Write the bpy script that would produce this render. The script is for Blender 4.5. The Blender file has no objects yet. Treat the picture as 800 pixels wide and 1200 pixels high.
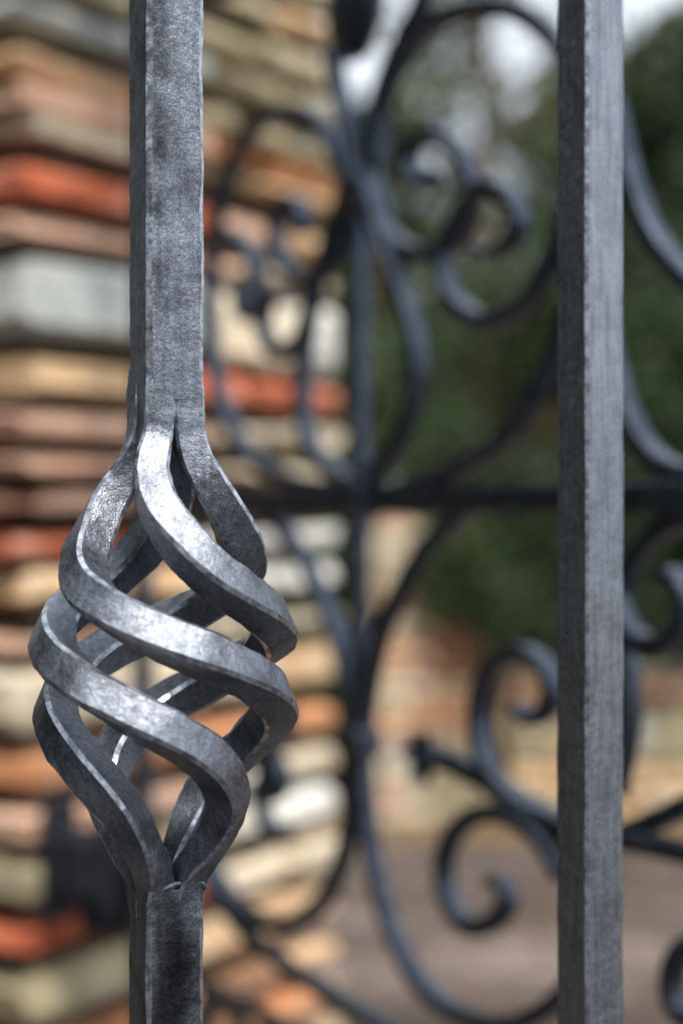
import bpy, bmesh, math, random
from mathutils import Vector, Matrix, noise as mnoise
R = math.radians
random.seed(7)
scene = bpy.context.scene
C = scene.collection

# ------------------------------------------------------------------ camera
CAMZ, F = 1.30, 1900.0                      # eye height, focal length in photo pixels
cam_d = bpy.data.cameras.new('camera')
cam_d.sensor_fit = 'VERTICAL'; cam_d.sensor_height = 36; cam_d.sensor_width = 24
cam_d.lens = 57.0
cam_d.clip_start = 0.02; cam_d.clip_end = 2000
cam_d.dof.use_dof = True; cam_d.dof.focus_distance = 0.556; cam_d.dof.aperture_fstop = 3.9
cam_d.dof.aperture_blades = 0
cam = bpy.data.objects.new('camera', cam_d); C.objects.link(cam)
cam.location = (0, 0, CAMZ); cam.rotation_euler = (R(90), 0, 0)
scene.camera = cam

# ------------------------------------------------------------------ world + sun
SUN_EL, SUN_AZ = 58.0, 160.0                 # azimuth from +Y clockwise
w = bpy.data.worlds.new('World'); scene.world = w; w.use_nodes = True
nt = w.node_tree; nt.nodes.clear()
sky = nt.nodes.new('ShaderNodeTexSky'); sky.sky_type = 'NISHITA'; sky.sun_disc = False
sky.sun_elevation = R(SUN_EL); sky.sun_rotation = R(SUN_AZ)
sky.air_density = 1.0; sky.dust_density = 2.5; sky.ozone_density = 1.0
hsv = nt.nodes.new('ShaderNodeHueSaturation'); hsv.inputs['Saturation'].default_value = 0.6
bg = nt.nodes.new('ShaderNodeBackground'); bg.inputs['Strength'].default_value = 0.105
wo = nt.nodes.new('ShaderNodeOutputWorld')
nt.links.new(sky.outputs[0], hsv.inputs['Color'])
wtc = nt.nodes.new('ShaderNodeTexCoord')                     # high white cloud over most of the sky
wns = nt.nodes.new('ShaderNodeTexNoise'); wns.inputs['Scale'].default_value = 2.2; wns.inputs['Detail'].default_value = 6
nt.links.new(wtc.outputs['Generated'], wns.inputs['Vector'])
wrp = nt.nodes.new('ShaderNodeMapRange'); wrp.inputs[1].default_value = .30; wrp.inputs[2].default_value = .55
wrp.inputs[3].default_value = .55; wrp.inputs[4].default_value = 1.0
nt.links.new(wns.outputs['Fac'], wrp.inputs[0])
wmx = nt.nodes.new('ShaderNodeMix'); wmx.data_type = 'RGBA'
nt.links.new(wrp.outputs[0], wmx.inputs[0]); nt.links.new(hsv.outputs[0], wmx.inputs[6]); wmx.inputs[7].default_value = (7.2, 7.7, 8.4, 1)
nt.links.new(wmx.outputs[2], bg.inputs['Color'])
nt.links.new(bg.outputs[0], wo.inputs['Surface'])
sd = bpy.data.lights.new('sun', 'SUN'); sd.energy = 3.1; sd.angle = R(8); sd.color = (1.0, 0.94, 0.86)
sun = bpy.data.objects.new('sun', sd); C.objects.link(sun)
az, el = R(SUN_AZ), R(SUN_EL)
dirv = Vector((math.sin(az)*math.cos(el), math.cos(az)*math.cos(el), math.sin(el)))
sun.rotation_euler = dirv.to_track_quat('Z', 'Y').to_euler()
sun.location = (3, -3, 6)

scene.view_settings.view_transform = 'Standard'; scene.view_settings.look = 'None'
scene.view_settings.exposure = 0.82; scene.view_settings.gamma = 1.0
scene.render.engine = 'CYCLES'
scene.cycles.use_denoising = True
scene.cycles.max_bounces = 6

# ------------------------------------------------------------------ helpers
def px(x, y, D):
    return Vector(((x-400)/F*D, D, CAMZ + (600-y)/F*D))

def link(name, me, mat=None, parent=None, smooth=False, loc=None):
    o = bpy.data.objects.new(name, me); C.objects.link(o)
    if mat is not None and not me.materials: me.materials.append(mat)
    if parent is not None: o.parent = parent
    if loc is not None: o.location = loc
    if smooth:
        for p in me.polygons: p.use_smooth = True
    return o

def bm_obj(name, bm, mat, parent=None, smooth=False, loc=None):
    bmesh.ops.recalc_face_normals(bm, faces=bm.faces[:])
    if smooth:
        for e in bm.edges:
            if len(e.link_faces) == 2 and e.calc_face_angle(0) > R(28): e.smooth = False
    me = bpy.data.meshes.new(name); bm.to_mesh(me); bm.free()
    return link(name, me, mat, parent, smooth, loc)

def empty(name, label, cat, loc=(0, 0, 0), rz=0, group=None):
    o = bpy.data.objects.new(name, None); C.objects.link(o)
    o.location = loc; o.rotation_euler = (0, 0, rz); o.empty_display_size = .05
    return tag(o, label, cat, group)

def tag(o, label, cat, group=None):
    o['label'] = label; o['category'] = cat
    if group: o['group'] = group
    return o

def structure(o):
    o['kind'] = 'structure'; return o

def catmull(pts, n=10, closed=False):
    out = []
    P = [Vector(p) for p in pts]
    m = len(P)
    for i in range(m-1):
        p0 = P[max(i-1, 0)]; p1 = P[i]; p2 = P[i+1]; p3 = P[min(i+2, m-1)]
        for k in range(n):
            t = k/n
            out.append(0.5*((2*p1) + (p2-p0)*t + (2*p0-5*p1+4*p2-p3)*t*t + (3*p1-p0-3*p2+p3)*t**3))
    out.append(P[-1].copy())
    return out

def section(a, b, r, seg=2):
    """rounded rectangle a x b, corner radius r, as (u,v) list"""
    pts = []
    for sx, sy, a0 in ((1, 1, 0), (-1, 1, 90), (-1, -1, 180), (1, -1, 270)):
        for k in range(seg+1):
            t = R(a0 + 90*k/seg)
            pts.append((sx*(a/2-r) + r*math.cos(t), sy*(b/2-r) + r*math.sin(t)))
    return pts

def sweep(bm, path, us, vs, secs, worn=False):
    """path points with per-point frame vectors u,v and section list"""
    rings = []
    for p, u, v, s in zip(path, us, vs, secs):
        rings.append([bm.verts.new(p + u*a + v*b) for a, b in s])
    n = len(rings[0])
    for A, B in zip(rings, rings[1:]):
        for k in range(n):
            f = bm.faces.new((A[k], A[(k+1) % n], B[(k+1) % n], B[k]))
            if worn and k % 2 == 0: f.material_index = 1
    bm.faces.new(rings[0][::-1]); bm.faces.new(rings[-1])

def box(bm, cx, cy, cz, sx, sy, sz, bev=0.0, jit=0.0, rot=0.0, rng=random):
    g = bmesh.ops.create_cube(bm, size=1.0)
    vs = g['verts']
    for v in vs:
        v.co = Vector((v.co.x*sx, v.co.y*sy, v.co.z*sz))
    if bev > 0:
        es = list({e for v in vs for e in v.link_edges})
        g = bmesh.ops.bevel(bm, geom=es, offset=bev, segments=1, affect='EDGES', profile=.6)
        vs = list({v for f in g['faces'] for v in f.verts} | set(v for v in vs if v.is_valid))
    cr, sr = math.cos(rot), math.sin(rot)
    for v in vs:
        if jit: v.co += Vector((rng.uniform(-jit, jit), rng.uniform(-jit, jit), rng.uniform(-jit, jit)))
        x, y = v.co.x, v.co.y
        v.co = Vector((cx + x*cr - y*sr, cy + x*sr + y*cr, cz + v.co.z))
    return vs

# ------------------------------------------------------------------ materials
def new_mat(name):
    m = bpy.data.materials.new(name); m.use_nodes = True
    n = m.node_tree; n.nodes.clear()
    out = n.nodes.new('ShaderNodeOutputMaterial'); b = n.nodes.new('ShaderNodeBsdfPrincipled')
    n.links.new(b.outputs[0], out.inputs[0])
    return m, n, b

def tex_noise(n, co, scale, detail=4, rough=.55, dist=0.0):
    t = n.nodes.new('ShaderNodeTexNoise'); t.inputs['Scale'].default_value = scale
    t.inputs['Detail'].default_value = detail; t.inputs['Roughness'].default_value = rough
    t.inputs['Distortion'].default_value = dist
    n.links.new(co, t.inputs['Vector']); return t

def ramp(n, src, stops):
    r = n.nodes.new('ShaderNodeValToRGB')
    e = r.color_ramp.elements
    while len(e) < len(stops): e.new(0.5)
    for k, (p, c) in enumerate(stops):
        e[k].position = p; e[k].color = (*c, 1) if len(c) == 3 else c
    n.links.new(src, r.inputs[0]); return r

def mixc(n, fac, a, b, mode='MIX'):
    m = n.nodes.new('ShaderNodeMix'); m.data_type = 'RGBA'; m.blend_type = mode
    if isinstance(fac, float): m.inputs[0].default_value = fac
    else: n.links.new(fac, m.inputs[0])
    for s, q in ((6, a), (7, b)):
        if isinstance(q, tuple): m.inputs[s].default_value = (*q, 1)
        else: n.links.new(q, m.inputs[s])
    return m.outputs[2]

def iron(name, base, dark, metallic, rough, fine=1.0, k=1.0):
    m, n, b = new_mat(name)
    co = n.nodes.new('ShaderNodeTexCoord').outputs['Object']
    mp = n.nodes.new('ShaderNodeMapping'); mp.inputs['Scale'].default_value = (1, 1, .55)
    n.links.new(co, mp.inputs[0])
    f1 = tex_noise(n, mp.outputs[0], 1900*fine, 3, .65)          # fine forged grain
    f2 = tex_noise(n, co, 420*fine, 4, .6)
    big = tex_noise(n, co, 75, 3, .55)                       # patches of scale
    ms = n.nodes.new('ShaderNodeMapping'); ms.inputs['Scale'].default_value = (1, 1, .07)
    n.links.new(co, ms.inputs[0])
    strk = tex_noise(n, ms.outputs[0], 520, 4, .6)           # drawn-out rolling streaks
    srp = ramp(n, strk.outputs['Fac'], [(.36, (.72, .72, .73)), (.60, (1, 1, 1))])
    rst = tex_noise(n, co, 130, 5, .7)                       # rare rust bloom
    rrp = ramp(n, rst.outputs['Fac'], [(.66, (0, 0, 0)), (.74, (.55, .55, .55))])
    pit = n.nodes.new('ShaderNodeTexVoronoi'); pit.inputs['Scale'].default_value = 210
    n.links.new(co, pit.inputs['Vector'])
    g = ramp(n, f1.outputs['Fac'], [(.30, dark), (.66, base)])
    p = ramp(n, big.outputs['Fac'], [(.34, (1-.40*k,)*3), (.52, (1, 1, 1))])
    c = mixc(n, 1.0, g.outputs[0], p.outputs[0], 'MULTIPLY')
    pr = ramp(n, pit.outputs['Distance'], [(.02, (.12, .12, .12)), (.09, (1, 1, 1))])
    pm = tex_noise(n, co, 95, 2, .5)
    pmr = ramp(n, pm.outputs['Fac'], [(.60, (0, 0, 0)), (.66, (1, 1, 1))])
    c2 = mixc(n, 1.0, c, pr.outputs[0], 'MULTIPLY')
    c = mixc(n, pmr.outputs[0], c, c2)
    c = mixc(n, 1.0, c, srp.outputs[0], 'MULTIPLY')
    c = mixc(n, rrp.outputs[0], c, (.085, .05, .03))
    n.links.new(c, b.inputs['Base Color'])
    b.inputs['Metallic'].default_value = metallic
    rr = ramp(n, f2.outputs['Fac'], [(.3, (rough-.1,)*3), (.7, (rough+.14,)*3)])
    n.links.new(rr.outputs[0], b.inputs['Roughness'])
    bu = n.nodes.new('ShaderNodeBump'); bu.inputs['Strength'].default_value = .42*k; bu.inputs['Distance'].default_value = .0006
    n.links.new(f1.outputs['Fac'], bu.inputs['Height'])
    bu2 = n.nodes.new('ShaderNodeBump'); bu2.inputs['Strength'].default_value = .16*k; bu2.inputs['Distance'].default_value = .0015
    n.links.new(f2.outputs['Fac'], bu2.inputs['Height']); n.links.new(bu.outputs[0], bu2.inputs['Normal'])
    bu3 = n.nodes.new('ShaderNodeBump'); bu3.inputs['Strength'].default_value = .25*k; bu3.inputs['Distance'].default_value = .004
    n.links.new(big.outputs['Fac'], bu3.inputs['Height']); n.links.new(bu2.outputs[0], bu3.inputs['Normal'])
    n.links.new(bu3.outputs[0], b.inputs['Normal'])
    return m

M_iron = iron('forged_iron', (.31, .338, .39), (.115, .128, .152), .94, .38)
M_bar = iron('bar_iron', (.34, .366, .405), (.21, .232, .268), .93, .36, 1.0, .45)
M_gate = iron('dark_iron', (.135, .165, .215), (.030, .038, .055), .92, .29, .5)

def worn_edge():
    m, n, b = new_mat('worn_edge')
    co = n.nodes.new('ShaderNodeTexCoord').outputs['Object']
    t = tex_noise(n, co, 300, 4, .6)
    rr = ramp(n, t.outputs['Fac'], [(.38, (.20, .22, .26)), (.58, (.52, .56, .62))])
    n.links.new(rr.outputs[0], b.inputs['Base Color']); b.inputs['Metallic'].default_value = .95
    b.inputs['Roughness'].default_value = .34
    bu = n.nodes.new('ShaderNodeBump'); bu.inputs['Strength'].default_value = .35; bu.inputs['Distance'].default_value = .0008
    n.links.new(t.outputs['Fac'], bu.inputs['Height']); n.links.new(bu.outputs[0], b.inputs['Normal'])
    return m
M_edge = worn_edge()

def masonry(name, col, col2, sc=60, bump=.5):
    m, n, b = new_mat(name)
    co = n.nodes.new('ShaderNodeTexCoord').outputs['Object']
    rnd = n.nodes.new('ShaderNodeObjectInfo').outputs['Random']
    ad = n.nodes.new('ShaderNodeVectorMath'); ad.operation = 'ADD'
    cmb = n.nodes.new('ShaderNodeCombineXYZ')
    ml = n.nodes.new('ShaderNodeMath'); ml.operation = 'MULTIPLY'; ml.inputs[1].default_value = 37
    n.links.new(rnd, ml.inputs[0])
    for k in range(3): n.links.new(ml.outputs[0], cmb.inputs[k])
    n.links.new(co, ad.inputs[0]); n.links.new(cmb.outputs[0], ad.inputs[1])
    t1 = tex_noise(n, ad.outputs[0], sc*.5, 5, .6)
    t2 = tex_noise(n, ad.outputs[0], sc*4, 4, .65)
    r1 = ramp(n, t1.outputs['Fac'], [(.35, col), (.65, col2)])
    r2 = ramp(n, t2.outputs['Fac'], [(.3, (.6, .58, .55)), (.55, (1, 1, 1)), (.75, (1.0, 1.0, 1.0))])
    c = mixc(n, 1.0, r1.outputs[0], r2.outputs[0], 'MULTIPLY')
    t3 = tex_noise(n, ad.outputs[0], 11, 5, .65, .4)
    lime = ramp(n, t3.outputs['Fac'], [(.54, (0, 0, 0)), (.68, (.45, .45, .45))])
    soot = ramp(n, t3.outputs['Fac'], [(.28, (.40, .37, .33)), (.40, (1, 1, 1))])
    c = mixc(n, lime.outputs[0], c, (.64, .55, .43))
    c = mixc(n, 1.0, c, soot.outputs[0], 'MULTIPLY')
    h = n.nodes.new('ShaderNodeHueSaturation')
    mr = n.nodes.new('ShaderNodeMapRange'); mr.inputs[3].default_value = .92; mr.inputs[4].default_value = 1.25; h.inputs['Saturation'].default_value = 0.98
    n.links.new(rnd, mr.inputs[0]); n.links.new(mr.outputs[0], h.inputs['Value']); n.links.new(c, h.inputs['Color'])
    n.links.new(h.outputs[0], b.inputs['Base Color'])
    b.inputs['Roughness'].default_value = .9
    bu = n.nodes.new('ShaderNodeBump'); bu.inputs['Strength'].default_value = bump; bu.inputs['Distance'].default_value = .006
    n.links.new(t2.outputs['Fac'], bu.inputs['Height'])
    bu2 = n.nodes.new('ShaderNodeBump'); bu2.inputs['Strength'].default_value = .5; bu2.inputs['Distance'].default_value = .015
    n.links.new(t1.outputs['Fac'], bu2.inputs['Height']); n.links.new(bu.outputs[0], bu2.inputs['Normal'])
    n.links.new(bu2.outputs[0], b.inputs['Normal'])
    return m

MB = {
 'red':    masonry('red_brick', (.42, .075, .03), (.56, .15, .06)),
 'orange': masonry('orange_brick', (.54, .20, .075), (.60, .30, .14)),
 'pink':   masonry('pink_brick', (.60, .33, .22), (.66, .44, .32)),
 'tan':    masonry('tan_brick', (.55, .33, .16), (.62, .44, .26)),
 'cream':  masonry('cream_brick', (.60, .49, .34), (.74, .65, .50)),
 'olive':  masonry('olive_stone', (.27, .23, .13), (.36, .31, .20)),
 'grey':   masonry('grey_stone', (.30, .33, .32), (.40, .42, .40), 25),
 'white':  masonry('white_stone', (.60, .60, .56), (.74, .73, .68), 25),
 'dark':   masonry('dark_brick', (.13, .055, .025), (.22, .105, .05)),
 'brown':  masonry('brown_brick', (.26, .12, .06), (.36, .19, .10)),
}
M_mortar = masonry('mortar', (.055, .043, .03), (.11, .085, .06), 80, .8)

# ------------------------------------------------------------------ ground
def ground_mat():
    m, n, b = new_mat('earth_drive')
    co = n.nodes.new('ShaderNodeTexCoord').outputs['Object']
    mp = n.nodes.new('ShaderNodeMapping'); mp.inputs['Scale'].default_value = (.45, 1.6, 1); mp.inputs['Rotation'].default_value = (0, 0, R(14))
    n.links.new(co, mp.inputs[0])
    t1 = tex_noise(n, mp.outputs[0], 1.1, 5, .6, .6); t2 = tex_noise(n, co, 9, 6, .65); t3 = tex_noise(n, co, 70, 4, .7)
    r = ramp(n, t1.outputs['Fac'], [(.36, (.045, .031, .023)), (.5, (.11, .082, .067)), (.62, (.25, .20, .178))])
    r2 = ramp(n, t2.outputs['Fac'], [(.36, (.42, .38, .34)), (.58, (1, 1, 1))])
    c = mixc(n, 1.0, r.outputs[0], r2.outputs[0], 'MULTIPLY')
    n.links.new(c, b.inputs['Base Color']); b.inputs['Roughness'].default_value = .95
    bu = n.nodes.new('ShaderNodeBump'); bu.inputs['Strength'].default_value = .6; bu.inputs['Distance'].default_value = .02
    n.links.new(t3.outputs['Fac'], bu.inputs['Height']); n.links.new(bu.outputs[0], b.inputs['Normal'])
    return m
def leaf_litter_mat():
    m, n, b = new_mat('leaf_litter')
    co = n.nodes.new('ShaderNodeTexCoord').outputs['Object']
    t = tex_noise(n, co, 7, 6, .7)
    r = ramp(n, t.outputs['Fac'], [(.35, (.07, .045, .02)), (.55, (.17, .105, .05)), (.7, (.10, .11, .04))])
    n.links.new(r.outputs[0], b.inputs['Base Color']); b.inputs['Roughness'].default_value = .95
    bu = n.nodes.new('ShaderNodeBump'); bu.inputs['Strength'].default_value = .8; bu.inputs['Distance'].default_value = .05
    n.links.new(t.outputs['Fac'], bu.inputs['Height']); n.links.new(bu.outputs[0], b.inputs['Normal'])
    return m

bm = bmesh.new()
bmesh.ops.create_grid(bm, x_segments=60, y_segments=60, size=300)
structure(bm_obj('ground', bm, ground_mat()))
def added_road_mat():
    m, n, b = new_mat('asphalt')
    co = n.nodes.new('ShaderNodeTexCoord').outputs['Object']
    t = tex_noise(n, co, 160, 4, .7); t2 = tex_noise(n, co, 1.3, 4, .6)
    r = ramp(n, t.outputs['Fac'], [(.35, (.028, .028, .03)), (.7, (.075, .074, .072))])
    r2 = ramp(n, t2.outputs['Fac'], [(.35, (.75, .75, .75)), (.65, (1, 1, 1))])
    n.links.new(mixc(n, 1.0, r.outputs[0], r2.outputs[0], 'MULTIPLY'), b.inputs['Base Color']); b.inputs['Roughness'].default_value = .85
    bu = n.nodes.new('ShaderNodeBump'); bu.inputs['Strength'].default_value = .5; bu.inputs['Distance'].default_value = .006
    n.links.new(t.outputs['Fac'], bu.inputs['Height']); n.links.new(bu.outputs[0], b.inputs['Normal'])
    return m
bm = bmesh.new()                                            # unseen lane under the camera, added dark to dim the iron's reflections
vs = [bm.verts.new(p) for p in ((-150, -7, .004), (150, -7, .004), (150, 1.25, .004), (-150, 1.25, .004))]
bm.faces.new(vs)
structure(bm_obj('added_road', bm, added_road_mat()))
bm = bmesh.new()                                            # darker earth bed along the wall and under the trees
edge = []
for k in range(81):
    x = -20 + k*.5
    edge.append((x, 6.15 + .28*math.sin(x*1.7) + .16*math.sin(x*4.3+1)))
lo = [bm.verts.new((x, y, .006)) for x, y in edge]; hi = [bm.verts.new((x, 40, .006)) for x, y in edge]
for k in range(80): bm.faces.new((lo[k], lo[k+1], hi[k+1], hi[k]))
structure(bm_obj('planting_bed', bm, leaf_litter_mat()))

# ------------------------------------------------------------------ brick pillar beside the gate
D0, XC = 1.65, (35-400)/F*1.65
du = Vector((.5575, .8302, 0))              # right face, receding from the near corner
dn = Vector((.8302, -.5575, 0))             # its outward normal
corner = Vector((XC, D0, 0))
WID, DEP = 0.57, 0.57
pillar = empty('brick_pillar', 'tall gate pillar of uneven orange, cream and red brick courses with grey stones', 'pillar', (corner.x, corner.y, 0))
def pil(u, nrm, z):                          # local point in the pillar frame
    return du*u + dn*nrm + Vector((0, 0, z))
bm = bmesh.new()
INS = .045
pts = [pil(INS, -INS, 0), pil(WID-INS, -INS, 0), pil(WID-INS, -DEP+INS, 0), pil(INS, -DEP+INS, 0)]
lo = [bm.verts.new(p) for p in pts]; hi = [bm.verts.new(p + Vector((0, 0, 2.3))) for p in pts]
for k in range(4): bm.faces.new((lo[k], lo[(k+1) % 4], hi[(k+1) % 4], hi[k]))
bm.faces.new(hi); bm.faces.new(lo[::-1])
core = bm_obj('mortar_core', bm, M_mortar, pillar)
ang = math.atan2(du.y, du.x)
def brick(name, u0, u1, n0, n1, z0, z1, mat, parent, bev=.006, jit=.0022, rng=random):
    bm = bmesh.new()
    box(bm, 0, 0, 0, u1-u0, n1-n0, z1-z0, min(bev, (z1-z0)*.25), jit, 0, rng)
    o = bm_obj(name, bm, mat, parent)
    o.location = pil((u0+u1)/2, (n0+n1)/2, (z0+z1)/2)
    o.rotation_euler = (rng.uniform(-.02, .02), rng.uniform(-.016, .016), ang + rng.uniform(-.03, .03))
    # du is +x of the brick, dn is -y of the brick frame
    return o
MMPX = 1.691/F
def zc(y): return CAMZ + (600-y)*MMPX
# course: top y, bottom y (at the corner end), colours from the near corner to the far end
courses = [  # topmost courses lean on olive to paint in shade under the cap
 (-330,-288,['tan','cream','tan']), (-275,-232,['olive','tan','olive']), (-220,-178,['tan','olive','tan']), (-165,-122,['olive','olive','olive']),
 (-112,-66,['olive','olive','tan']), (-56,-8,['olive','olive','olive']),
 (0,46,['grey','olive','olive']), (58,95,['tan','olive','olive']), (103,136,['pink','orange','orange']), (138,165,['cream','olive','tan']),
 (195,237,['red','pink','tan']), (257,289,['pink','pink','cream']), (300,402,['grey','cream','white']),
 (414,460,['tan','red','red']), (477,512,['pink','cream','cream']), (533,557,['pink','cream','cream']), (574,603,['pink','pink','cream']),
 (620,655,['red','white','white']), (667,715,['tan','white','white']), (740,768,['pink','cream','cream']),
 (780,858,['cream','cream','tan']), (878,930,['orange','orange','orange']), (945,985,['pink','white','cream']),
 (1000,1052,['olive','cream','white']), (1074,1120,['red','cream','cream']), (1134,1205,['olive','tan','tan']),
 (1220,1262,['orange','brown','tan']), (1276,1320,['tan','brown','orange']), (1334,1378,['cream','orange','tan']), (1392,1440,['red','tan','olive']),
]
y = 1454
rng = random.Random(11)
while zc(y) > .06:
    courses.append((y, y+46, [rng.choice(['orange', 'tan', 'cream', 'pink']) for _ in range(3)])); y += 60
for ci, (ya, yb, cols) in enumerate(courses):
    z1, z0 = zc(ya) - .003, zc(yb) + .003
    off = rng.uniform(-.02, .02) + (.22 if ci % 2 else .30)
    big = (yb-ya) > 70
    cuts = [0, off, off+.15 + rng.uniform(-.02, .02), WID]
    for k in range(3):
        pr = rng.uniform(-.012, .008)
        u0 = cuts[k] + (.006 if k else rng.uniform(-.018, .012)); u1 = cuts[k+1] - (.005 if k < 2 else rng.uniform(-.006, .008))
        nd = .11 + rng.uniform(0, .02)
        # in brick frame y = -normal: place by centre
        o = brick('stone' if cols[k] in ('grey', 'white') or big else 'brick', u0, u1, -nd, pr, z0 + rng.uniform(0, .006), z1 - rng.uniform(0, .006), MB[cols[k]], pillar, .011, .0058, rng)
    # front face (left of the near corner): headers and stretchers running back along -dn
    nn = -(.115 + .02) - .012
    fc = [nn, -.32 + rng.uniform(-.03, .03), -DEP]
    for k in range(2):
        col = rng.choice(['tan', 'grey', 'pink', 'cream', 'orange'])
        u1 = .11 + rng.uniform(0, .02)
        brick('brick', rng.uniform(-.006, .004), u1, fc[k+1] + .005, fc[k] - .005, z0, z1 - .002, MB[col], pillar, .008, .003, rng)
cap_z = zc(-345)
bm = bmesh.new(); box(bm, 0, 0, 0, WID+.08, DEP+.08, .06, .01, .002, 0, rng)
o = bm_obj('cap_slab', bm, MB['grey'], pillar); o.location = pil(WID/2, -DEP/2, cap_z+.034); o.rotation_euler.z = ang
core.scale.z = (cap_z + .003)/2.3

# ------------------------------------------------------------------ front gate leaf, in focus
DB = 0.559
P_left = Vector(((194-400)/F*DB, DB, 0))
phi = R(26)                                  # bearing of the leaf
tg = Vector((math.cos(phi), math.sin(phi), 0)); ng = Vector((math.sin(phi), -math.cos(phi), 0))
gate1 = empty('front_gate', 'sharp grey forged iron gate leaf with a twisted basket bar beside a plain bar', 'gate', (P_left.x, P_left.y, 0))
SIDE = .0205
def shaft_bm(z0, z1, side, r, step=.004, amp=.00022, seed=0.0, taper0=0, taper1=0, bow=0.0):
    bm = bmesh.new()
    n = max(2, int((z1-z0)/step)); path = []; us = []; vs = []; secs = []
    for i in range(n+1):
        z = z0 + (z1-z0)*i/n
        s = side
        sec = section(s, s, r*(1+.5*mnoise.noise(Vector((seed, z*60, 3)))), 1)
        sec2 = []
        for k, (a, b) in enumerate(sec):
            q = Vector((a*160+seed, b*160, z*70))
            d = amp*mnoise.noise(q) + amp*.8*mnoise.noise(q*3.1)
            l = math.hypot(a, b)
            sec2.append((a + d*a/l*2, b + d*b/l*2))
        path.append(Vector((amp*2*mnoise.noise(Vector((seed+5, z*9, 0))), amp*2*mnoise.noise(Vector((seed+9, z*9, 1))), z)))
        us.append(tg); vs.append(-ng); secs.append(sec2)
    sweep(bm, path, us, vs, secs, True)
    return bm
YT, YB = 470, 1035
def zg(y): return CAMZ + (600-y)/F*DB
Z_TOP, Z_BOT = 2.05, .10
# wide basket baluster: two shafts in one mesh, four strands as its sub-parts
bm = shaft_bm(zg(YT), Z_TOP-.0, SIDE, .0016, seed=1.3)
bm2 = shaft_bm(Z_BOT, zg(YB), SIDE*1.0, .0016, seed=8.1)
tmp = bpy.data.meshes.new('tmp'); bm2.to_mesh(tmp); bm2.free(); bm.from_mesh(tmp); bpy.data.meshes.remove(tmp)
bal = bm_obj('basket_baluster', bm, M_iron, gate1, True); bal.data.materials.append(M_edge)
bal['label'] = 'forged square bar that opens into a twisted four strand basket'
mmpx = DB/F
def interp(tab, y):
    if y <= tab[0][0]: return tab[0][1]
    for (a, va), (b, vb) in zip(tab, tab[1:]):
        if y <= b:
            t = (y-a)/(b-a); return va + (vb-va)*t
    return tab[-1][1]
def smooth_tab(tab, y, wdt=14):
    s = 0
    for k in range(-3, 4): s += interp(tab, y + k*wdt/3)
    return s/7
# centreline radius (photo px) and twist of strand A (deg) against photo row of the axis
RT = [(430,25),(490,25.5),(520,30),(550,44),(580,61),(610,76),(640,92),(670,108),(700,119),(730,127),(760,134),(790,136),(820,132),(850,123),(880,111),(910,98),(940,84),(970,66),(1000,45),(1025,27),(1070,25)]
RO = [(430,45),(488,45),(560,71),(700,68),(780,63),(840,62),(880,74),(920,86),(960,93),(990,98),(1035,128),(1055,135),(1070,135)]
TT = [(430,-25),(500,-25),(545,-22),(575,-14),(600,-4),(625,8),(645,17),(665,26),(685,39),(707,58),(735,86),(782,132),(834,176),(870,202),(900,219),(930,233),(960,241),(1000,245),(1070,245)]
base_rot = math.atan2(tg.x, -(-tg.y)) if False else 0
for k in range(4):
    bm = bmesh.new()
    path = []
    N = 150; ys = [432 + (1072-432)*i/N for i in range(N+1)]
    for yy in ys:
        r = smooth_tab(RT, yy)*mmpx
        th = R(smooth_tab(TT, yy) + 90*k)
        # th = 0 faces the camera along the view ray to the bar
        va = math.atan2(P_left.x, P_left.y)
        d = Vector((math.sin(th - 0)*math.cos(va) - math.cos(th)*math.sin(va)*1.0, -math.cos(th)*math.cos(va) - math.sin(th)*math.sin(va), 0))
        path.append((Vector((0, 0, zg(yy))) + d*r, d))
    us, vs, secs, ps = [], [], [], []
    for i in range(N+1):
        p, d = path[i]
        T = (path[min(i+1, N)][0] - path[max(i-1, 0)][0]).normalized()
        nrm = (d - T*d.dot(T)).normalized(); bi = T.cross(nrm).normalized()
        m = min(1, max(0, (ys[i]-500)/120))*min(1, max(0, (1010-ys[i])/110)); m = m*m*(3-2*m)
        rot = R(smooth_tab(RO, ys[i], 24))
        u = nrm*math.cos(rot) + bi*math.sin(rot); v = -nrm*math.sin(rot) + bi*math.cos(rot)
        en = min(1, (ys[i]-432)/28, (1072-ys[i])/28); a = .0098 + .0007*en + .0024*m
        sec = []
        for q, (x, y_) in enumerate(section(a, a, .0010+.0003*m, 1)):
            pp = p + u*x + v*y_
            dd = .00028*mnoise.noise(pp*90 + Vector((k*7, 0, 0))) + .00016*mnoise.noise(pp*320)
            l = math.hypot(x, y_); sec.append((x + dd*x/l*2, y_ + dd*y_/l*2))
        ps.append(p); us.append(u); vs.append(v); secs.append(sec)
    sweep(bm, ps, us, vs, secs, True)
    bm_obj('basket_strand', bm, M_iron, bal, True).data.materials.append(M_edge)
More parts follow.
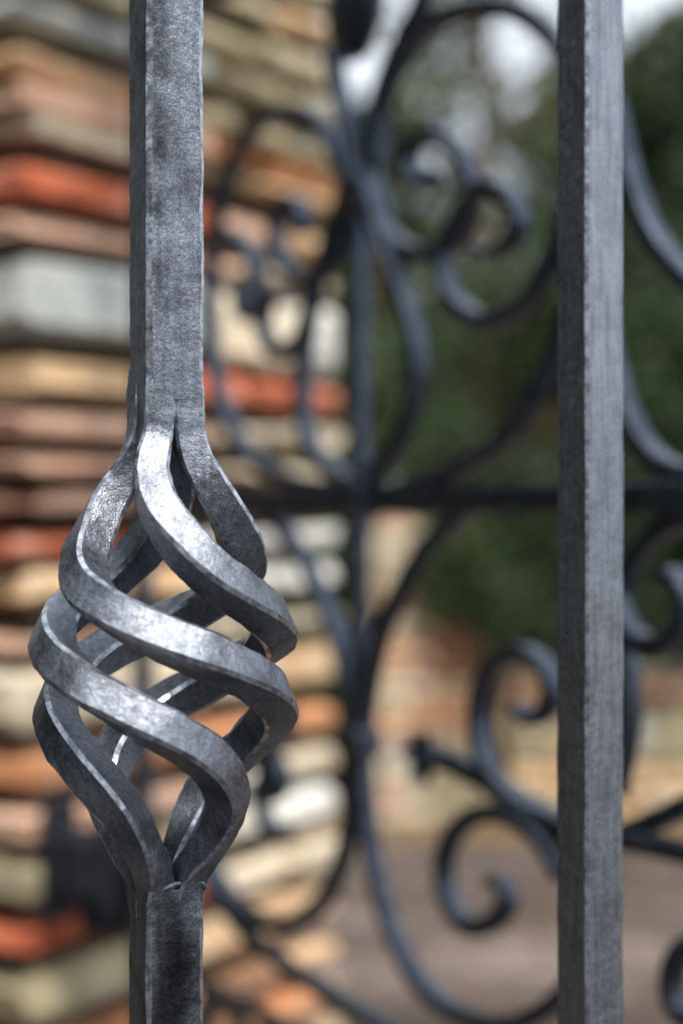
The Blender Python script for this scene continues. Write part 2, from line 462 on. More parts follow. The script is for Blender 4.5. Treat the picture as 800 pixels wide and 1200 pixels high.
# lumpy forge welds where the strands join the shafts
def weld(yy, rad, seed, ragged):
    bm = bmesh.new(); half = SIDE/2 + .0002; n = 120; rings = []
    for i in range(n):
        t = 4*i/n; k = int(t) % 4; f = t - int(t)
        cs = [(-1, 1), (1, 1), (1, -1), (-1, -1)]; a0, a1 = cs[k], cs[(k+1) % 4]
        x, y_ = (a0[0] + (a1[0]-a0[0])*f)*half, (a0[1] + (a1[1]-a0[1])*f)*half
        o_ = (tg*x - ng*y_*-1); od = o_.normalized()
        nz = mnoise.noise(Vector((x*300, y_*300, seed))); rr = rad*(1 + .9*nz)
        zz = zg(yy) + ragged*mnoise.noise(Vector((x*130, y_*130, seed+4)))
        rings.append([bm.verts.new(o_ + od*(rr*.8*math.cos(q)) + Vector((0, 0, zz + rr*1.7*math.sin(q)))) for q in [2*math.pi*j/6 for j in range(6)]])
    for i in range(n):
        A, B = rings[i], rings[(i+1) % n]
        for j in range(6): bm.faces.new((A[j], A[(j+1) % 6], B[(j+1) % 6], B[j]))
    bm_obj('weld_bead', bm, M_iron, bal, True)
weld(1040, .0006, 2.0, .011)
PITCH = .153/math.cos(phi)
DR = .622
dist = Vector(((691-400)/F*DR, DR, 0)) - P_left
PITCH = dist.dot(tg)
for k in (-3, -2, -1, 1, 2):
    bm = shaft_bm(Z_BOT, Z_TOP, .0186, .0011, .006, .00010, seed=20+k*3.7)
    o = bm_obj('bar', bm, M_bar, gate1, True); o.data.materials.append(M_edge)
    o.location = tg*(PITCH*k); spin = R(5)
    if k == 1:
        o.location = dist; o.rotation_euler.z = spin
        o['label'] = 'plain smooth square bar'
def beam(name, a, b, zc_, h, d, mat, parent, bev=.002):
    bm = bmesh.new()
    L = (b-a).length; mid = (a+b)/2
    box(bm, 0, 0, 0, L, d, h, bev)
    o = bm_obj(name, bm, mat, parent); o.location = (mid.x, mid.y, zc_); o.rotation_euler.z = math.atan2((b-a).y, (b-a).x)
    return o
a_, b_ = tg*(-3.5*PITCH), tg*(2.45*PITCH)
for z in (Z_BOT-.012, Z_TOP+.012): beam('rail', a_, b_, z, .03, .03, M_bar, gate1)
for q in (a_ - tg*.0165, b_ + tg*.0165):
    bm = bmesh.new(); box(bm, 0, 0, 1.05, .03, .03, 2.1, .002)
    o = bm_obj('stile', bm, M_bar, gate1); o.location = q; o.rotation_euler.z = phi

# soot marks on the ridge of the basket bar; lower-shaft spots are painted shade
def stains_and_shade(m, pts):
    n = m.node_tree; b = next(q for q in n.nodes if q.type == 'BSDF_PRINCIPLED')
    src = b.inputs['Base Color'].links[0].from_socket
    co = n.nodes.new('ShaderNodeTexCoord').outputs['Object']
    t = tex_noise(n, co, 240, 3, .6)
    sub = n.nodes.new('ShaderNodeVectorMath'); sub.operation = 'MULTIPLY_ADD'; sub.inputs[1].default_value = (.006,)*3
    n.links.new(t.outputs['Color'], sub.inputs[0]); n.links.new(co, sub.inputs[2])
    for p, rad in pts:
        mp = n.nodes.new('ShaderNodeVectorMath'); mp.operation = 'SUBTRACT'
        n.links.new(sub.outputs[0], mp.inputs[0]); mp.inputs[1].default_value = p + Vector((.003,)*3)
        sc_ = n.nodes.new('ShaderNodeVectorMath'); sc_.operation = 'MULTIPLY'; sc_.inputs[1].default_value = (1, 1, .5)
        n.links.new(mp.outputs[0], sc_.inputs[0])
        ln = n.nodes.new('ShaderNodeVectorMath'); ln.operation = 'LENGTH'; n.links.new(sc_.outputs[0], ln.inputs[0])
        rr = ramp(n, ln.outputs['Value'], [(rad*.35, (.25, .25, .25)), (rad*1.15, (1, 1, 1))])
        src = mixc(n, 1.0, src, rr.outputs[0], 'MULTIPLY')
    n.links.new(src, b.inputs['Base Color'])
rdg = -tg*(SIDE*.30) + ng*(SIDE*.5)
stains_and_shade(M_iron, [(rdg + Vector((0, 0, zg(y_))), q) for y_, q in ((5, .0045), (64, .0055), (140, .0048), (178, .004), (250, .003), (330, .0035))] + [(rdg + tg*q2 + Vector((0, 0, zg(y_))), q) for y_, q, q2 in ((1085, .009, .004), (1150, .011, .008), (1195, .010, .001))])

# ------------------------------------------------------------------ scrollwork gate behind, out of focus
DG, PK, CC, SS = 1.25, .00947, .065, .10
def on_gate(x, y, lift=0.0):
    r = (x-400)/F
    v = (r-PK)/(CC+SS*r); D = DG*(1-SS*v)
    p = px(x, y, D)
    return p
gt = Vector((CC, -SS, 0)).normalized(); gn = Vector((-gt.y, gt.x, 0))      # gn points away from the lens
if gn.y < 0: gn = -gn
hinge = on_gate(165, 600)
gate2 = empty('scrollwork_gate', 'blurred dark iron gate leaf filled with scrolls, hung from the brick pillar', 'gate', (hinge.x, hinge.y, 0))
org = Vector((hinge.x, hinge.y, 0))
WT, DT = .0135, .0140
def scroll(pts, name='scroll', wt=WT, dt=DT, tip0=False, tip1=False, dz=0.0, n=9, raw=False):
    P = [on_gate(*p) - org for p in pts] if not raw else pts
    path = catmull(P, n); N = len(path)
    bm = bmesh.new(); us, vs, secs = [], [], []
    for i, p in enumerate(path):
        T = path[min(i+1, N-1)] - path[max(i-1, 0)]
        T.normalize(); u = T.cross(gn).normalized()
        f = 1.0
        if tip0: f = min(f, .45 + .55*min(1, i/(N*.18)))
        if tip1: f = min(f, .45 + .55*min(1, (N-1-i)/(N*.18)))
        us.append(u); vs.append(gn); secs.append(section(wt*f, dt, min(wt*f, dt)*.16, 1))
    path = [p + gn*dz for p in path]
    sweep(bm, path, us, vs, secs)
    return bm_obj(name, bm, M_gate, gate2, True)
# upper right panel
scroll([(425,582),(470,574),(520,556),(570,528),(610,488),(640,435),(664,370),(682,290),(688,200),(680,115),(655,55),(615,18),(570,8),(525,18),(490,42),(462,82),(446,130),(440,190)], dz=.001)
scroll([(432,205),(444,262),(462,315),(482,370),(491,420),(484,480),(462,530),(428,566)], dz=-.002)
scroll([(438,225),(443,255),(460,284),(487,297),(517,290),(541,264),(549,228),(540,192),(520,166),(499,158),(481,170),(475,193),(484,212),(500,211),(507,198)], tip1=True, dz=.003)
scroll([(560,290),(582,297),(604,282),(611,256),(599,232),(573,220),(551,240),(533,270),(521,300),(527,338),(545,364),(572,377),(605,366),(636,334),(658,288),(672,240)], tip0=True, dz=-.003)
scroll([(497,-40),(490,0),(470,40),(446,95),(432,150),(424,215)], dz=.004, wt=.014)
scroll([(392,60),(402,105),(412,150),(420,210)], dz=-.004, wt=.013)
# upper left panel (receding)
scroll([(418,582),(385,573),(345,566),(305,546),(272,505),(254,450),(246,390),(246,320),(254,250),(270,195),(292,155),(322,134),(352,132),(378,150),(396,185),(408,225)], dz=.001)
scroll([(412,215),(396,262),(378,318),(363,380),(357,440),(360,500),(375,535),(412,566)], dz=-.002)
scroll([(408,232),(396,282),(378,318),(352,328),(331,312),(320,282),(322,252),(334,236),(348,244),(352,262),(344,272)], tip1=True, dz=.003)
scroll([(338,350),(326,345),(316,356),(312,380),(320,404),(338,412),(356,398),(366,370),(368,336)], tip0=True, dz=-.003)
scroll([(290,330),(284,345),(288,365),(300,368),(308,350),(302,310),(286,285),(270,275),(254,285)], tip0=True, dz=-.003)
# lower left panel
scroll([(300,592),(322,612),(350,648),(376,700),(398,760),(412,820),(418,880),(412,940),(402,1000),(378,1054),(340,1082),(300,1076),(266,1046),(246,1010),(236,960)], dz=.001)
scroll([(236,990),(252,1035),(282,1080),(325,1120),(380,1158),(440,1196),(500,1232)], dz=-.003)
scroll([(343,848),(330,858),(312,872),(296,892),(270,905),(240,912)], dz=-.004)
scroll([(312,940),(322,930),(326,910),(318,894),(306,905),(301,935),(306,962),(318,976),(330,966)], tip1=True, tip0=True, dz=.004)
# lower right panel
scroll([(560,592),(535,606),(500,640),(468,692),(444,750),(430,815),(424,880),(428,950),(438,1020),(455,1082),(482,1140),(520,1180),(565,1200),(612,1196),(652,1172),(684,1130),(704,1080)], dz=.001)
scroll([(612,826),(622,842),(640,838),(650,812),(642,782),(618,766),(592,770),(571,796),(563,836),(568,880),(583,912),(606,938),(640,958),(700,978),(760,988),(830,1004)], tip0=True, dz=-.003, wt=.0125)
scroll([(505,886),(545,903),(590,930),(640,962),(700,985)], dz=.003, wt=.016)
scroll([(582,1030),(596,1034),(602,1052),(592,1074),(568,1086),(545,1074),(530,1042),(529,1002),(544,970),(574,952),(610,958),(644,984),(668,1025)], tip0=True, dz=-.006)
scroll([(640,958),(690,982),(735,972),(770,958),(830,930)], dz=.006, wt=.013)
# right of the plain bar
scroll([(715,120),(726,170),(740,222),(764,278),(800,325),(850,362),(910,380)], dz=.001)
scroll([(706,380),(720,445),(740,500),(766,538),(800,556),(850,560),(900,545)], dz=.001)
scroll([(775,672),(793,676),(806,700),(802,732),(782,754),(758,754),(738,734),(724,700),(716,660)], tip0=True, dz=-.003)
scroll([(726,690),(742,650),(768,622),(802,606),(850,598)], dz=.003)
scroll([(722,700),(734,760),(739,820),(736,870),(724,930)], dz=-.002)
scroll([(840,1108),(806,1110),(788,1132),(786,1165),(802,1192),(840,1204)], dz=.001)
# straight members
def vbar(x, y0, y1, name='upright', wt=.013):
    return scroll([(x, y0), (x, (y0+y1)/2), (x, y1)], name, wt, wt, n=3, dz=.0015)
vbar(419, 130, 905)
ZT2, ZB2 = 2.25, .09
pL, pR = on_gate(172, 600) - org, on_gate(1010, 600) - org
pL.z = pR.z = 0
beam('middle_rail', pL, pR, CAMZ + .0085, .021, .016, M_gate, gate2)
beam('bottom_rail', pL, pR, ZB2, .03, .02, M_gate, gate2)
beam('top_rail', pL, pR, ZT2, .03, .02, M_gate, gate2)
beam('lower_rail', pL, pR, .62, .016, .014, M_gate, gate2)
beam('upper_rail', pL, pR, 1.76, .016, .014, M_gate, gate2)
for q in (pL - gt*.009, pR + gt*.009):
    bm = bmesh.new(); box(bm, 0, 0, 1.16, .017, .017, 2.32, .002)
    o = bm_obj('stile', bm, M_gate, gate2); o.location = q; o.rotation_euler.z = math.atan2(gt.y, gt.x)
# pickets below the scroll panels
Lr = (pR-pL).length
for k in range(1, 14):
    q = pL + gt*(Lr*k/14)
    bm = bmesh.new(); box(bm, 0, 0, (.10+.87)/2, .012, .012, .87-.10, .0012)
    o = bm_obj('picket', bm, M_gate, gate2); o.location = q; o.rotation_euler.z = math.atan2(gt.y, gt.x)
beam('picket_rail', pL, pR, .875, .012, .013, M_gate, gate2)
# collars that bind the members
for (x, y_, wx, h) in ((422, 228, .040, .026), (421, 582, .036, .030), (420, 868, .034, .022)):
    bm = bmesh.new(); box(bm, 0, 0, 0, wx, .024, h, .003)
    o = bm_obj('collar', bm, M_gate, gate2); o.location = on_gate(x, y_) - org; o.rotation_euler.z = math.atan2(gt.y, gt.x)
# hammered flowers at the ends of the stems
def flower(x, y_, s, name='rosette'):
    bm = bmesh.new()
    for k in range(6):
        a = k*math.pi/3
        for sgn in (1,):
            rows = []
            for i in range(6):
                t = i/5; wd = s*.36*math.sin(math.pi*(.12+.80*t)); rr = s*(.12+.88*t); lift = s*.35*t*t
                c = gt*math.cos(a)*rr + Vector((0, 0, 1))*math.sin(a)*rr - gn*lift
                sd_ = gt*(-math.sin(a)) + Vector((0, 0, 1))*math.cos(a)
                rows.append([c + sd_*wd - gn*.003*s/.02, c - gn*.0 , c - sd_*wd - gn*.003*s/.02])
            A = [[bm.verts.new(p) for p in r] for r in rows]; B = [[bm.verts.new(p + gn*.0022) for p in r] for r in rows]
            for i in range(5):
                for j in range(2):
                    bm.faces.new((A[i][j], A[i][j+1], A[i+1][j+1], A[i+1][j])); bm.faces.new((B[i][j], B[i+1][j], B[i+1][j+1], B[i][j+1]))
                bm.faces.new((A[i][0], A[i+1][0], B[i+1][0], B[i][0])); bm.faces.new((A[i][2], B[i][2], B[i+1][2], A[i+1][2]))
            bm.faces.new((A[0][0], B[0][0], B[0][1], A[0][1])); bm.faces.new((A[0][1], B[0][1], B[0][2], A[0][2]))
            bm.faces.new((A[5][0], A[5][1], B[5][1], B[5][0])); bm.faces.new((A[5][1], A[5][2], B[5][2], B[5][1]))
    bmesh.ops.create_uvsphere(bm, u_segments=10, v_segments=7, radius=s*.28, matrix=Matrix.Translation(-gn*s*.12))
    o = bm_obj(name, bm, M_gate, gate2, True); o.location = on_gate(x, y_) - org - gn*.004
flower(506, 885, .021); flower(344, 846, .018)
# folded leaf finial at the head of the centre bar
bm = bmesh.new()
rings = []
for i in range(9):
    t = i/8; wd = .040*math.sin(math.pi*(.10+.86*t))**.8; dp = .016*math.sin(math.pi*(.15+.75*t))
    z = .09*t
    rings.append([bm.verts.new(gt*(wd*math.cos(q)) + gn*(dp*math.sin(q)*(1 if math.sin(q) > 0 else .6)) + Vector((0, 0, z))) for q in [2*math.pi*k/10 for k in range(10)]])
for A, B in zip(rings, rings[1:]):
    for k in range(10): bm.faces.new((A[k], A[(k+1) % 10], B[(k+1) % 10], B[k]))
bm.faces.new(rings[0][::-1]); bm.faces.new(rings[-1])
o = bm_obj('leaf_finial', bm, M_gate, gate2, True); o.location = on_gate(414, 70) - org
# hinge brackets on the pillar
M_red, n_, b_s = new_mat('red_plastic')
co = n_.nodes.new('ShaderNodeTexCoord').outputs['Object']
t_ = tex_noise(n_, co, 200, 3); r_ = ramp(n_, t_.outputs['Fac'], [(.3, (.36, .012, .015)), (.7, (.50, .025, .03))])
n_.links.new(r_.outputs[0], b_s.inputs['Base Color']); b_s.inputs['Roughness'].default_value = .4
M_black, n_, b_s = new_mat('black_iron')
co = n_.nodes.new('ShaderNodeTexCoord').outputs['Object']
t_ = tex_noise(n_, co, 150, 4); r_ = ramp(n_, t_.outputs['Fac'], [(.3, (.008, .009, .013)), (.7, (.02, .023, .032))])
n_.links.new(r_.outputs[0], b_s.inputs['Base Color']); b_s.inputs['Roughness'].default_value = .55; b_s.inputs['Specular IOR Level'].default_value = .2
def hinge_bracket(zc_, label, red):
    wp = corner + du*.030 + Vector((0, 0, zc_))
    e = empty('gate_hinge', label, 'hinge', wp, ang, 'hinges between the pillar and the scrollwork gate')
    bm = bmesh.new(); box(bm, 0, -.013, 0, .05, .008, .125, .002)
    bm_obj('plate', bm, M_black, e)
    bm = bmesh.new(); box(bm, -.004, -.046, 0, .046, .060, .066, .006)
    bm_obj('knuckle', bm, M_black, e)
    bm = bmesh.new(); bmesh.ops.create_cone(bm, cap_ends=True, segments=16, radius1=.011, radius2=.011, depth=.090, matrix=Matrix.Translation((-.004, -.082, 0)))
    bm_obj('pin', bm, M_black, e)
    bm = bmesh.new()                                        # tapered strap that reaches out to the gate stile
    q = [(.0, -.040, .030), (.022, -.150, -.012), (.022, -.150, -.052), (.0, -.040, -.075)]
    A = [bm.verts.new(p) for p in q]; B = [bm.verts.new((p[0]+.012, p[1], p[2])) for p in q]
    bm.faces.new(A); bm.faces.new(B[::-1])
    for k in range(4): bm.faces.new((A[k], B[k], B[(k+1) % 4], A[(k+1) % 4]))
    bm_obj('strap', bm, M_black, e)
    if red:
        bm = bmesh.new(); bmesh.ops.create_cone(bm, cap_ends=True, segments=16, radius1=.019, radius2=.016, depth=.022,
              matrix=Matrix.Translation((.030, -.085, -.020)) @ Matrix.Rotation(R(90), 4, 'X'))
        bm_obj('red_cap', bm, M_red, e)
hinge_bracket(zc(1000), 'black iron gate hinge with a small red cap low on the brick pillar', True)
hinge_bracket(zc(-200), 'black iron gate hinge near the top of the brick pillar', False)

# ------------------------------------------------------------------ far masonry across the drive
YW = 6.75
rw = random.Random(3)
ruin = empty('brick_wall_end', 'weathered orange brick wall end with pale stones at its left edge, beyond the gates', 'wall', ((505-400)/F*YW, YW, 0))
x0w, x1w = (442-505)/F*YW, (578-505)/F*YW
bm = bmesh.new(); box(bm, (x0w+x1w)/2, .16, .50, x1w-x0w-.04, .24, 1.0, .01); bm_obj('mortar_core', bm, M_mortar, ruin)
z = .01; row = 0
while z < 1.25:
    right = x1w if z < .92 else x1w - (z-.92)/.34*.36
    x = x0w + rw.uniform(-.012, .012); h = rw.uniform(.048, .062)
    first = True; 
    if row % 2: nextw = .13
    else: nextw = .24
    while x < right - .05:
        wd = min(nextw + rw.uniform(-.02, .02), right - x); nextw = .24
        if first: col = rw.choice(['cream', 'tan', 'pink', 'grey', 'cream'])
        else: col = rw.choice(['brown', 'dark', 'dark', 'dark', 'brown'] if z > .55 else ['olive', 'brown', 'brown', 'dark', 'olive'])
        bm = bmesh.new(); box(bm, 0, 0, 0, wd-.008, .28 + rw.uniform(-.01, .02), h, .007, .003, 0, rw)
        o = bm_obj('brick', bm, MB[col], ruin); o.location = (x + wd/2, .15 + rw.uniform(-.008, .008), z + h/2)
        o.rotation_euler.z = rw.uniform(-.02, .02)
        x += wd; first = False
    z += h + .009; row += 1
low = empty('stone_wall', 'low pale rubble stone wall running right from the orange brick wall end', 'wall', ((582-400)/F*YW + .02, YW, 0))
bm = bmesh.new(); box(bm, 1.75, .17, .31, 3.42, .26, .62, .01); bm_obj('mortar_core', bm, M_mortar, low)
z = .01
rows = [.12, .10, .09, .11, .085, .075]
for ri, h in enumerate(rows):
    x = rw.uniform(-.01, .02)
    top = ri == len(rows)-1
    while x < 3.45:
        wd = rw.uniform(.16, .34) if not top else .25
        col = rw.choice(['olive', 'olive', 'tan', 'grey', 'olive', 'cream']) if not top else rw.choice(['brown', 'dark', 'red', 'dark'])
        bm = bmesh.new(); box(bm, 0, 0, 0, wd-.012, .30 + rw.uniform(-.02, .03) + (.05 if top else 0), h-.008, .014 if not top else .007, .006 if not top else .003, 0, rw)
        o = bm_obj('stone' if not top else 'coping_brick', bm, MB[col], low); o.location = (x + wd/2, .16 + rw.uniform(-.01, .01), z + h/2)
        x += wd
    z += h

# ------------------------------------------------------------------ trees and shrubs
def leaf_mat(name, c1, c2, c3):
    m, n, b = new_mat(name)
    g = n.nodes.new('ShaderNodeNewGeometry')
    r = ramp(n, g.outputs['Random Per Island'], [(0, c1), (.6, c2), (1, c3)])
    n.links.new(r.outputs[0], b.inputs['Base Color']); b.inputs['Roughness'].default_value = .5
    tr = n.nodes.new('ShaderNodeBsdfTranslucent'); n.links.new(r.outputs[0], tr.inputs[0])
    mx = n.nodes.new('ShaderNodeMixShader'); mx.inputs[0].default_value = .22
    n.links.new(b.outputs[0], mx.inputs[1]); n.links.new(tr.outputs[0], mx.inputs[2])
    n.links.new(mx.outputs[0], n.nodes['Material Output'].inputs[0])
    return m
ML = [leaf_mat('dark_needles', (.010, .022, .007), (.022, .044, .012), (.055, .085, .025)),
      leaf_mat('olive_leaves', (.036, .058, .018), (.058, .088, .026), (.085, .105, .035)),
      leaf_mat('mid_leaves', (.014, .032, .008), (.032, .062, .015), (.065, .10, .028))]
M_bark, n_, b_s = new_mat('bark')
co = n_.nodes.new('ShaderNodeTexCoord').outputs['Object']
t_ = tex_noise(n_, co, 14, 5); r_ = ramp(n_, t_.outputs['Fac'], [(.3, (.06, .035, .018)), (.7, (.17, .11, .06))])
n_.links.new(r_.outputs[0], b_s.inputs['Base Color']); b_s.inputs['Roughness'].default_value = .9

def cone_seg(bm, a, b, r0, r1, seg=7):
    T = (b-a).normalized(); u = T.orthogonal().normalized(); v = T.cross(u)
    A = [bm.verts.new(a + (u*math.cos(2*math.pi*k/seg) + v*math.sin(2*math.pi*k/seg))*r0) for k in range(seg)]
    B = [bm.verts.new(b + (u*math.cos(2*math.pi*k/seg) + v*math.sin(2*math.pi*k/seg))*r1) for k in range(seg)]
    for k in range(seg): bm.faces.new((A[k], A[(k+1) % seg], B[(k+1) % seg], B[k]))
    bm.faces.new(A[::-1]); bm.faces.new(B)

def leaves(clumps, per, size, rg, up=.3):
    V, Fc = [], []
    for c, rad in clumps:
        for _ in range(per):
            while True:
                q = Vector((rg.uniform(-1, 1), rg.uniform(-1, 1), rg.uniform(-1, 1)))
                if q.length <= 1: break
            q = q.normalized()*(q.length**.6)
            p = c + Vector((q.x*rad, q.y*rad, q.z*rad*.75))
            d = Vector((rg.uniform(-1, 1), rg.uniform(-1, 1), rg.uniform(-1, 1) + up)).normalized()
            s = d.orthogonal().normalized(); s.rotate(Matrix.Rotation(rg.uniform(0, 6.28), 3, d))
            L = size*rg.uniform(.6, 1.3); W = L*.42
            i = len(V)
            V += [p, p + d*L*.5 + s*W*.5, p + d*L, p + d*L*.5 - s*W*.5]
            Fc.append((i, i+1, i+2, i+3))
    return V, Fc

def tree(name, label, x, y_, h, base, rad, mi, nclump, per, size, seed, conic=0.0, cat='tree', group='trees beyond the garden wall'):
    rg = random.Random(seed)
    e = empty(name, label, cat, (x, y_, 0), 0, group)
    bm = bmesh.new()
    top = Vector((rg.uniform(-.1, .1)*h*.2, 0, h*.93))
    r0 = .035*h if h > 1.6 else .02*h
    prev = Vector((0, 0, -.05)); segs = 6
    for k in range(segs):
        nx = top*((k+1)/segs) + Vector((rg.uniform(-.03, .03)*h*.3, rg.uniform(-.03, .03)*h*.3, 0))
        cone_seg(bm, prev, nx, r0*(1-k/segs*.85), r0*(1-(k+1)/segs*.85)); prev = nx
    clumps = []
    for k in range(nclump):
        t = (k + rg.random())/nclump
        z = base + (h-base)*t
        if conic: lim = rad*(1-t)**conic*.95 + .07*rad
        else: lim = rad*math.sqrt(max(.05, 1-((t-.42)/.60)**2))
        a = rg.uniform(0, 6.283); rr = lim*rg.uniform(.25, 1)**.7
        c = Vector((math.cos(a)*rr, math.sin(a)*rr, z + rg.uniform(-.1, .1)*rad))
        clumps.append((c, rg.uniform(.16, .34)*rad*(1.0 if not conic else (.55 + .6*(1-t)))))
        s = Vector((0, 0, max(.1*h, z - rr*.55)))
        if k % 3 == 0: cone_seg(bm, s, c, r0*.28, r0*.06, 5)
    bm_obj('trunk', bm, M_bark, e)
    V, Fc = leaves(clumps, per, size, rg)
    me = bpy.data.meshes.new('crown'); me.from_pydata(V, [], Fc); me.update()
    link('crown', me, ML[mi], e)

# behind the wall, seen through the gates (x, y, height, crown base, radius, material)
T = [
 ('conifer_tree', 'tall dark conifer just right of the plain bar, its tip against the sky', 1.90, 9.3, 4.12, .3, 1.3, 0, 150, 190, .10, 21, .8),
 ('broadleaf_tree', 'loose olive green tree with sky gaps, right of the gate centre bar', .80, 9.6, 4.55, .8, 1.15, 1, 80, 90, .10, 22, 0),
 ('conifer_tree', 'dark conifer at the right edge of the view', 3.0, 9.6, 4.6, .2, 1.5, 0, 150, 190, .10, 23, .75),
 ('broadleaf_tree', 'mid green bushy tree low behind the orange wall end', 1.0, 8.2, 2.5, .2, .95, 2, 90, 170, .08, 24, 0),
 ('broadleaf_tree', 'mid green bushy tree behind the low stone wall at right', 2.2, 8.1, 2.7, .2, 1.05, 2, 95, 170, .08, 25, 0),
 ('broadleaf_tree', 'thin yellowish green tree just right of the brick pillar', .12, 9.3, 3.6, .3, .62, 1, 50, 130, .08, 26, 0),
 ('conifer_tree', 'dark conifer hidden mostly by the brick pillar', -1.3, 9.8, 4.8, .2, 1.4, 0, 110, 150, .11, 27, .8),
 ('broadleaf_tree', 'olive green tree far left behind the brick pillar', -3.2, 10.4, 4.6, .5, 1.5, 1, 90, 140, .10, 28, 0),
 ('broadleaf_tree', 'mid green tree right of the view beyond the stone wall', 4.4, 9.8, 4.4, .4, 1.5, 2, 100, 150, .10, 29, 0),
 ('conifer_tree', 'distant dark conifer filling the gap between the nearer trees', 1.9, 12.6, 4.7, .2, 1.7, 0, 130, 170, .12, 30, .7),
 ('conifer_tree', 'distant dark conifer behind the loose olive tree', .2, 13.2, 4.2, .2, 1.5, 0, 120, 160, .12, 31, .7),
]
for t in T: tree(*t)
# low dark shrubs at the foot of the trees
for k, (x, y_, h, rad, mi, lab) in enumerate([(.62, 7.6, 1.25, .42, 0, 'dark shrub between the orange wall end and the trees'),
        (1.25, 7.7, 1.15, .5, 0, 'dark shrub just behind the start of the low stone wall'), (1.95, 7.6, 1.1, .5, 0, 'dark shrub behind the low stone wall near the right edge'),
        (2.9, 7.7, 1.2, .55, 2, 'green shrub behind the far right of the low stone wall'), (.07, 7.5, 1.35, .30, 2, 'bright green shrub in the gap between pillar and orange wall end')]):
    tree('shrub', lab, x, y_, h, .08, rad, mi, 40, 130, .07, 60+k, 0, 'shrub', 'shrubs behind the wall')

# ------------------------------------------------------------------ unseen hedges and trees added to block light
rh = random.Random(77)
hd = empty('blocker_hedge', 'unseen dark leaf screen added behind the camera to cut low sky light', 'blocker_hedge', (0, -6.2, 0))
bm = bmesh.new()
for k in range(16):
    x = -12 + k
    a = Vector((x, rh.uniform(-.15, .15), -.05)); m_ = Vector((x + rh.uniform(-.1, .1), 0, 1.8)); b_ = Vector((x + rh.uniform(-.3, .3), rh.uniform(-.2, .2), 3.6))
    cone_seg(bm, a, m_, .05, .035, 6); cone_seg(bm, m_, b_, .035, .012, 6)
bm_obj('stems', bm, M_bark, hd)
cl = [(Vector((rh.uniform(-12.5, 3.2), rh.uniform(-.35, .45), rh.uniform(.2, 3.9))), rh.uniform(.35, .55)) for _ in range(340)]
V, Fc = leaves(cl, 70, .20, rh)
me = bpy.data.meshes.new('foliage'); me.from_pydata(V, [], Fc); me.update()
link('foliage', me, ML[0], hd)  # leaves of the added unseen screen behind the camera
tree('broadleaf_tree', 'unseen large tree added on the left to block sky light', -5.5, -1.5, 5.5, .6, 2.1, 2, 120, 150, .16, 91, 0, group='unseen trees added to block light')  # out of view, added to dim sky light from the left

hl = empty('blocker_hedge', 'unseen evergreen screen added left of the brick pillar to darken the iron reflections', 'blocker_hedge', (0, 2.1, 0))  # out of view, added so the iron's left faces reflect dark
bm = bmesh.new()
for k in range(12):
    x = -1.1 - .6*k
    a = Vector((x, 0, -.05)); m_ = Vector((x + rh.uniform(-.1, .1), rh.uniform(-.05, .05), 1.4)); b_ = Vector((x + rh.uniform(-.2, .2), rh.uniform(-.1, .1), 2.9))
    cone_seg(bm, a, m_, .04, .03, 6); cone_seg(bm, m_, b_, .03, .01, 6)
bm_obj('stems', bm, M_bark, hl)
cl = [(Vector((rh.uniform(-8, -1.25), rh.uniform(-.2, .3), rh.uniform(.2, 3.0))), rh.uniform(.25, .36)) for _ in range(230)]
V, Fc = leaves(cl, 90, .12, rh)
me = bpy.data.meshes.new('foliage'); me.from_pydata(V, [], Fc); me.update()
link('foliage', me, ML[0], hl)  # leaves of the added unseen screen left of the pillar

tree('broadleaf_tree', 'unseen dark tree added left of the pillar to block light', -4.2, 3.6, 6.5, .6, 2.2, 0, 130, 150, .17, 95, 0, group='unseen trees added to block light')  # this tree and the next are added out of view as dark blockers
tree('broadleaf_tree', 'unseen large tree added far left to block sky light', -6.6, .9, 6.0, .6, 2.1, 2, 120, 150, .17, 96, 0, group='unseen trees added to block light')
tree('shrub', 'dark shrub leaning over the top of the orange wall end', .60, 7.2, 1.62, .55, .40, 0, 46, 130, .07, 97, 0, 'shrub', 'shrubs behind the wall')

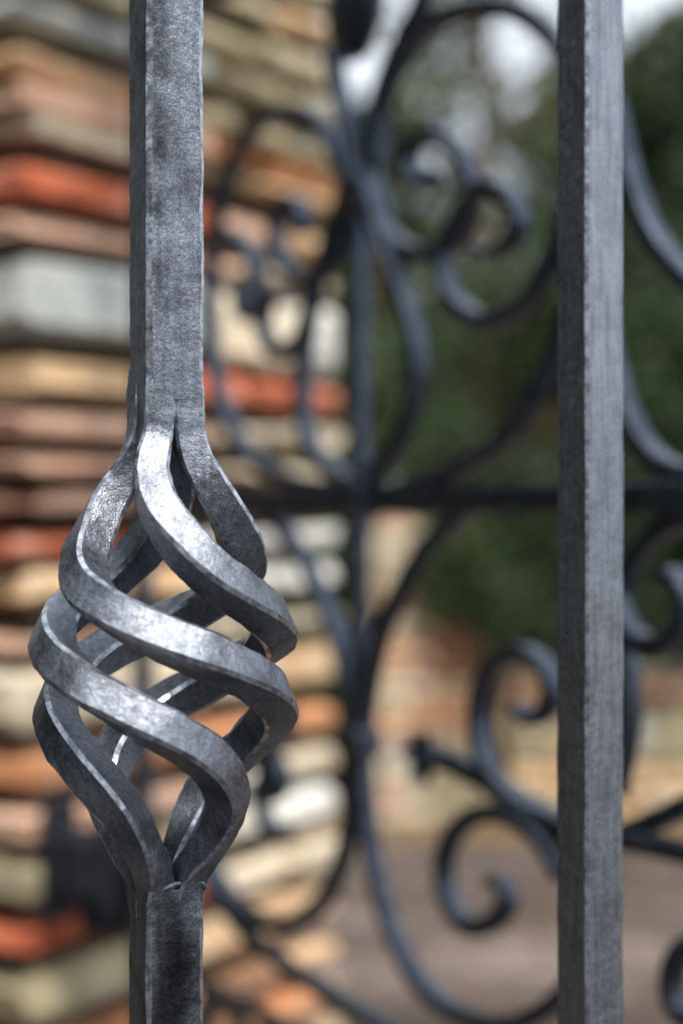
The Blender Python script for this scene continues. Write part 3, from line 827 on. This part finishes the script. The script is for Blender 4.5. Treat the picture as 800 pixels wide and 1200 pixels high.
# ivy tumbling over the ragged top of the orange wall end
rv = random.Random(41)
iv = empty('ivy', 'dark ivy tumbling over the ragged top right of the orange wall end', 'plant', (.52, YW - .02, 0))
bm = bmesh.new()
cl = []
for k in range(9):
    x = -.16 + .046*k; top = 1.22 - max(0, x + .02)*.9
    p0 = Vector((x, .12, top + .02)); p1 = Vector((x + rv.uniform(-.04, .04), -.03, top - .06)); p2 = p1 + Vector((rv.uniform(-.05, .05), -.015, -rv.uniform(.10, .34)))
    cone_seg(bm, p0, p1, .008, .006, 5); cone_seg(bm, p1, p2, .006, .003, 5)
    for t in (0, .35, .7, 1): cl.append((p1.lerp(p2, t), rv.uniform(.045, .08)))
    cl.append((p0 + Vector((0, 0, .03)), .11))
base = Vector((.20, -.03, 0)); cone_seg(bm, base, Vector((.16, -.03, .9)), .014, .008, 6)
bm_obj('stems', bm, M_bark, iv)
V, Fc = leaves(cl, 34, .06, rv)
me = bpy.data.meshes.new('foliage'); me.from_pydata(V, [], Fc); me.update()
link('foliage', me, ML[2], iv)
# fallen leaves over the drive, thicker along the foot of the walls
V, Fc = [], []
for k in range(5200):
    x = rv.uniform(-2.5, 4.5); yy = 1.6 + 5.0*rv.random()**(.45 if k % 2 else .9)
    if mnoise.noise(Vector((x*1.1, yy*1.4, 2.0))) < rv.uniform(-.25, .25): continue
    a = rv.uniform(0, 6.283); L = rv.uniform(.025, .06); W = L*.5
    d = Vector((math.cos(a), math.sin(a), rv.uniform(-.1, .35))); q = Vector((-math.sin(a), math.cos(a), rv.uniform(-.2, .2)))
    p = Vector((x, yy, .012 + rv.uniform(0, .006))); i = len(V)
    V += [p, p + d*L*.5 + q*W*.5 + Vector((0, 0, .006)), p + d*L, p + d*L*.5 - q*W*.5 + Vector((0, 0, .006))]
    Fc += [(i, i+1, i+2), (i, i+2, i+3)]
me = bpy.data.meshes.new('fallen_leaves'); me.from_pydata(V, [], Fc); me.update()
fl = link('fallen_leaves', me, leaf_mat('dead_leaves', (.06, .03, .015), (.14, .075, .035), (.26, .17, .08)))
tag(fl, 'brown fallen leaves scattered over the earth drive beyond the gates', 'leaves'); fl['kind'] = 'stuff'
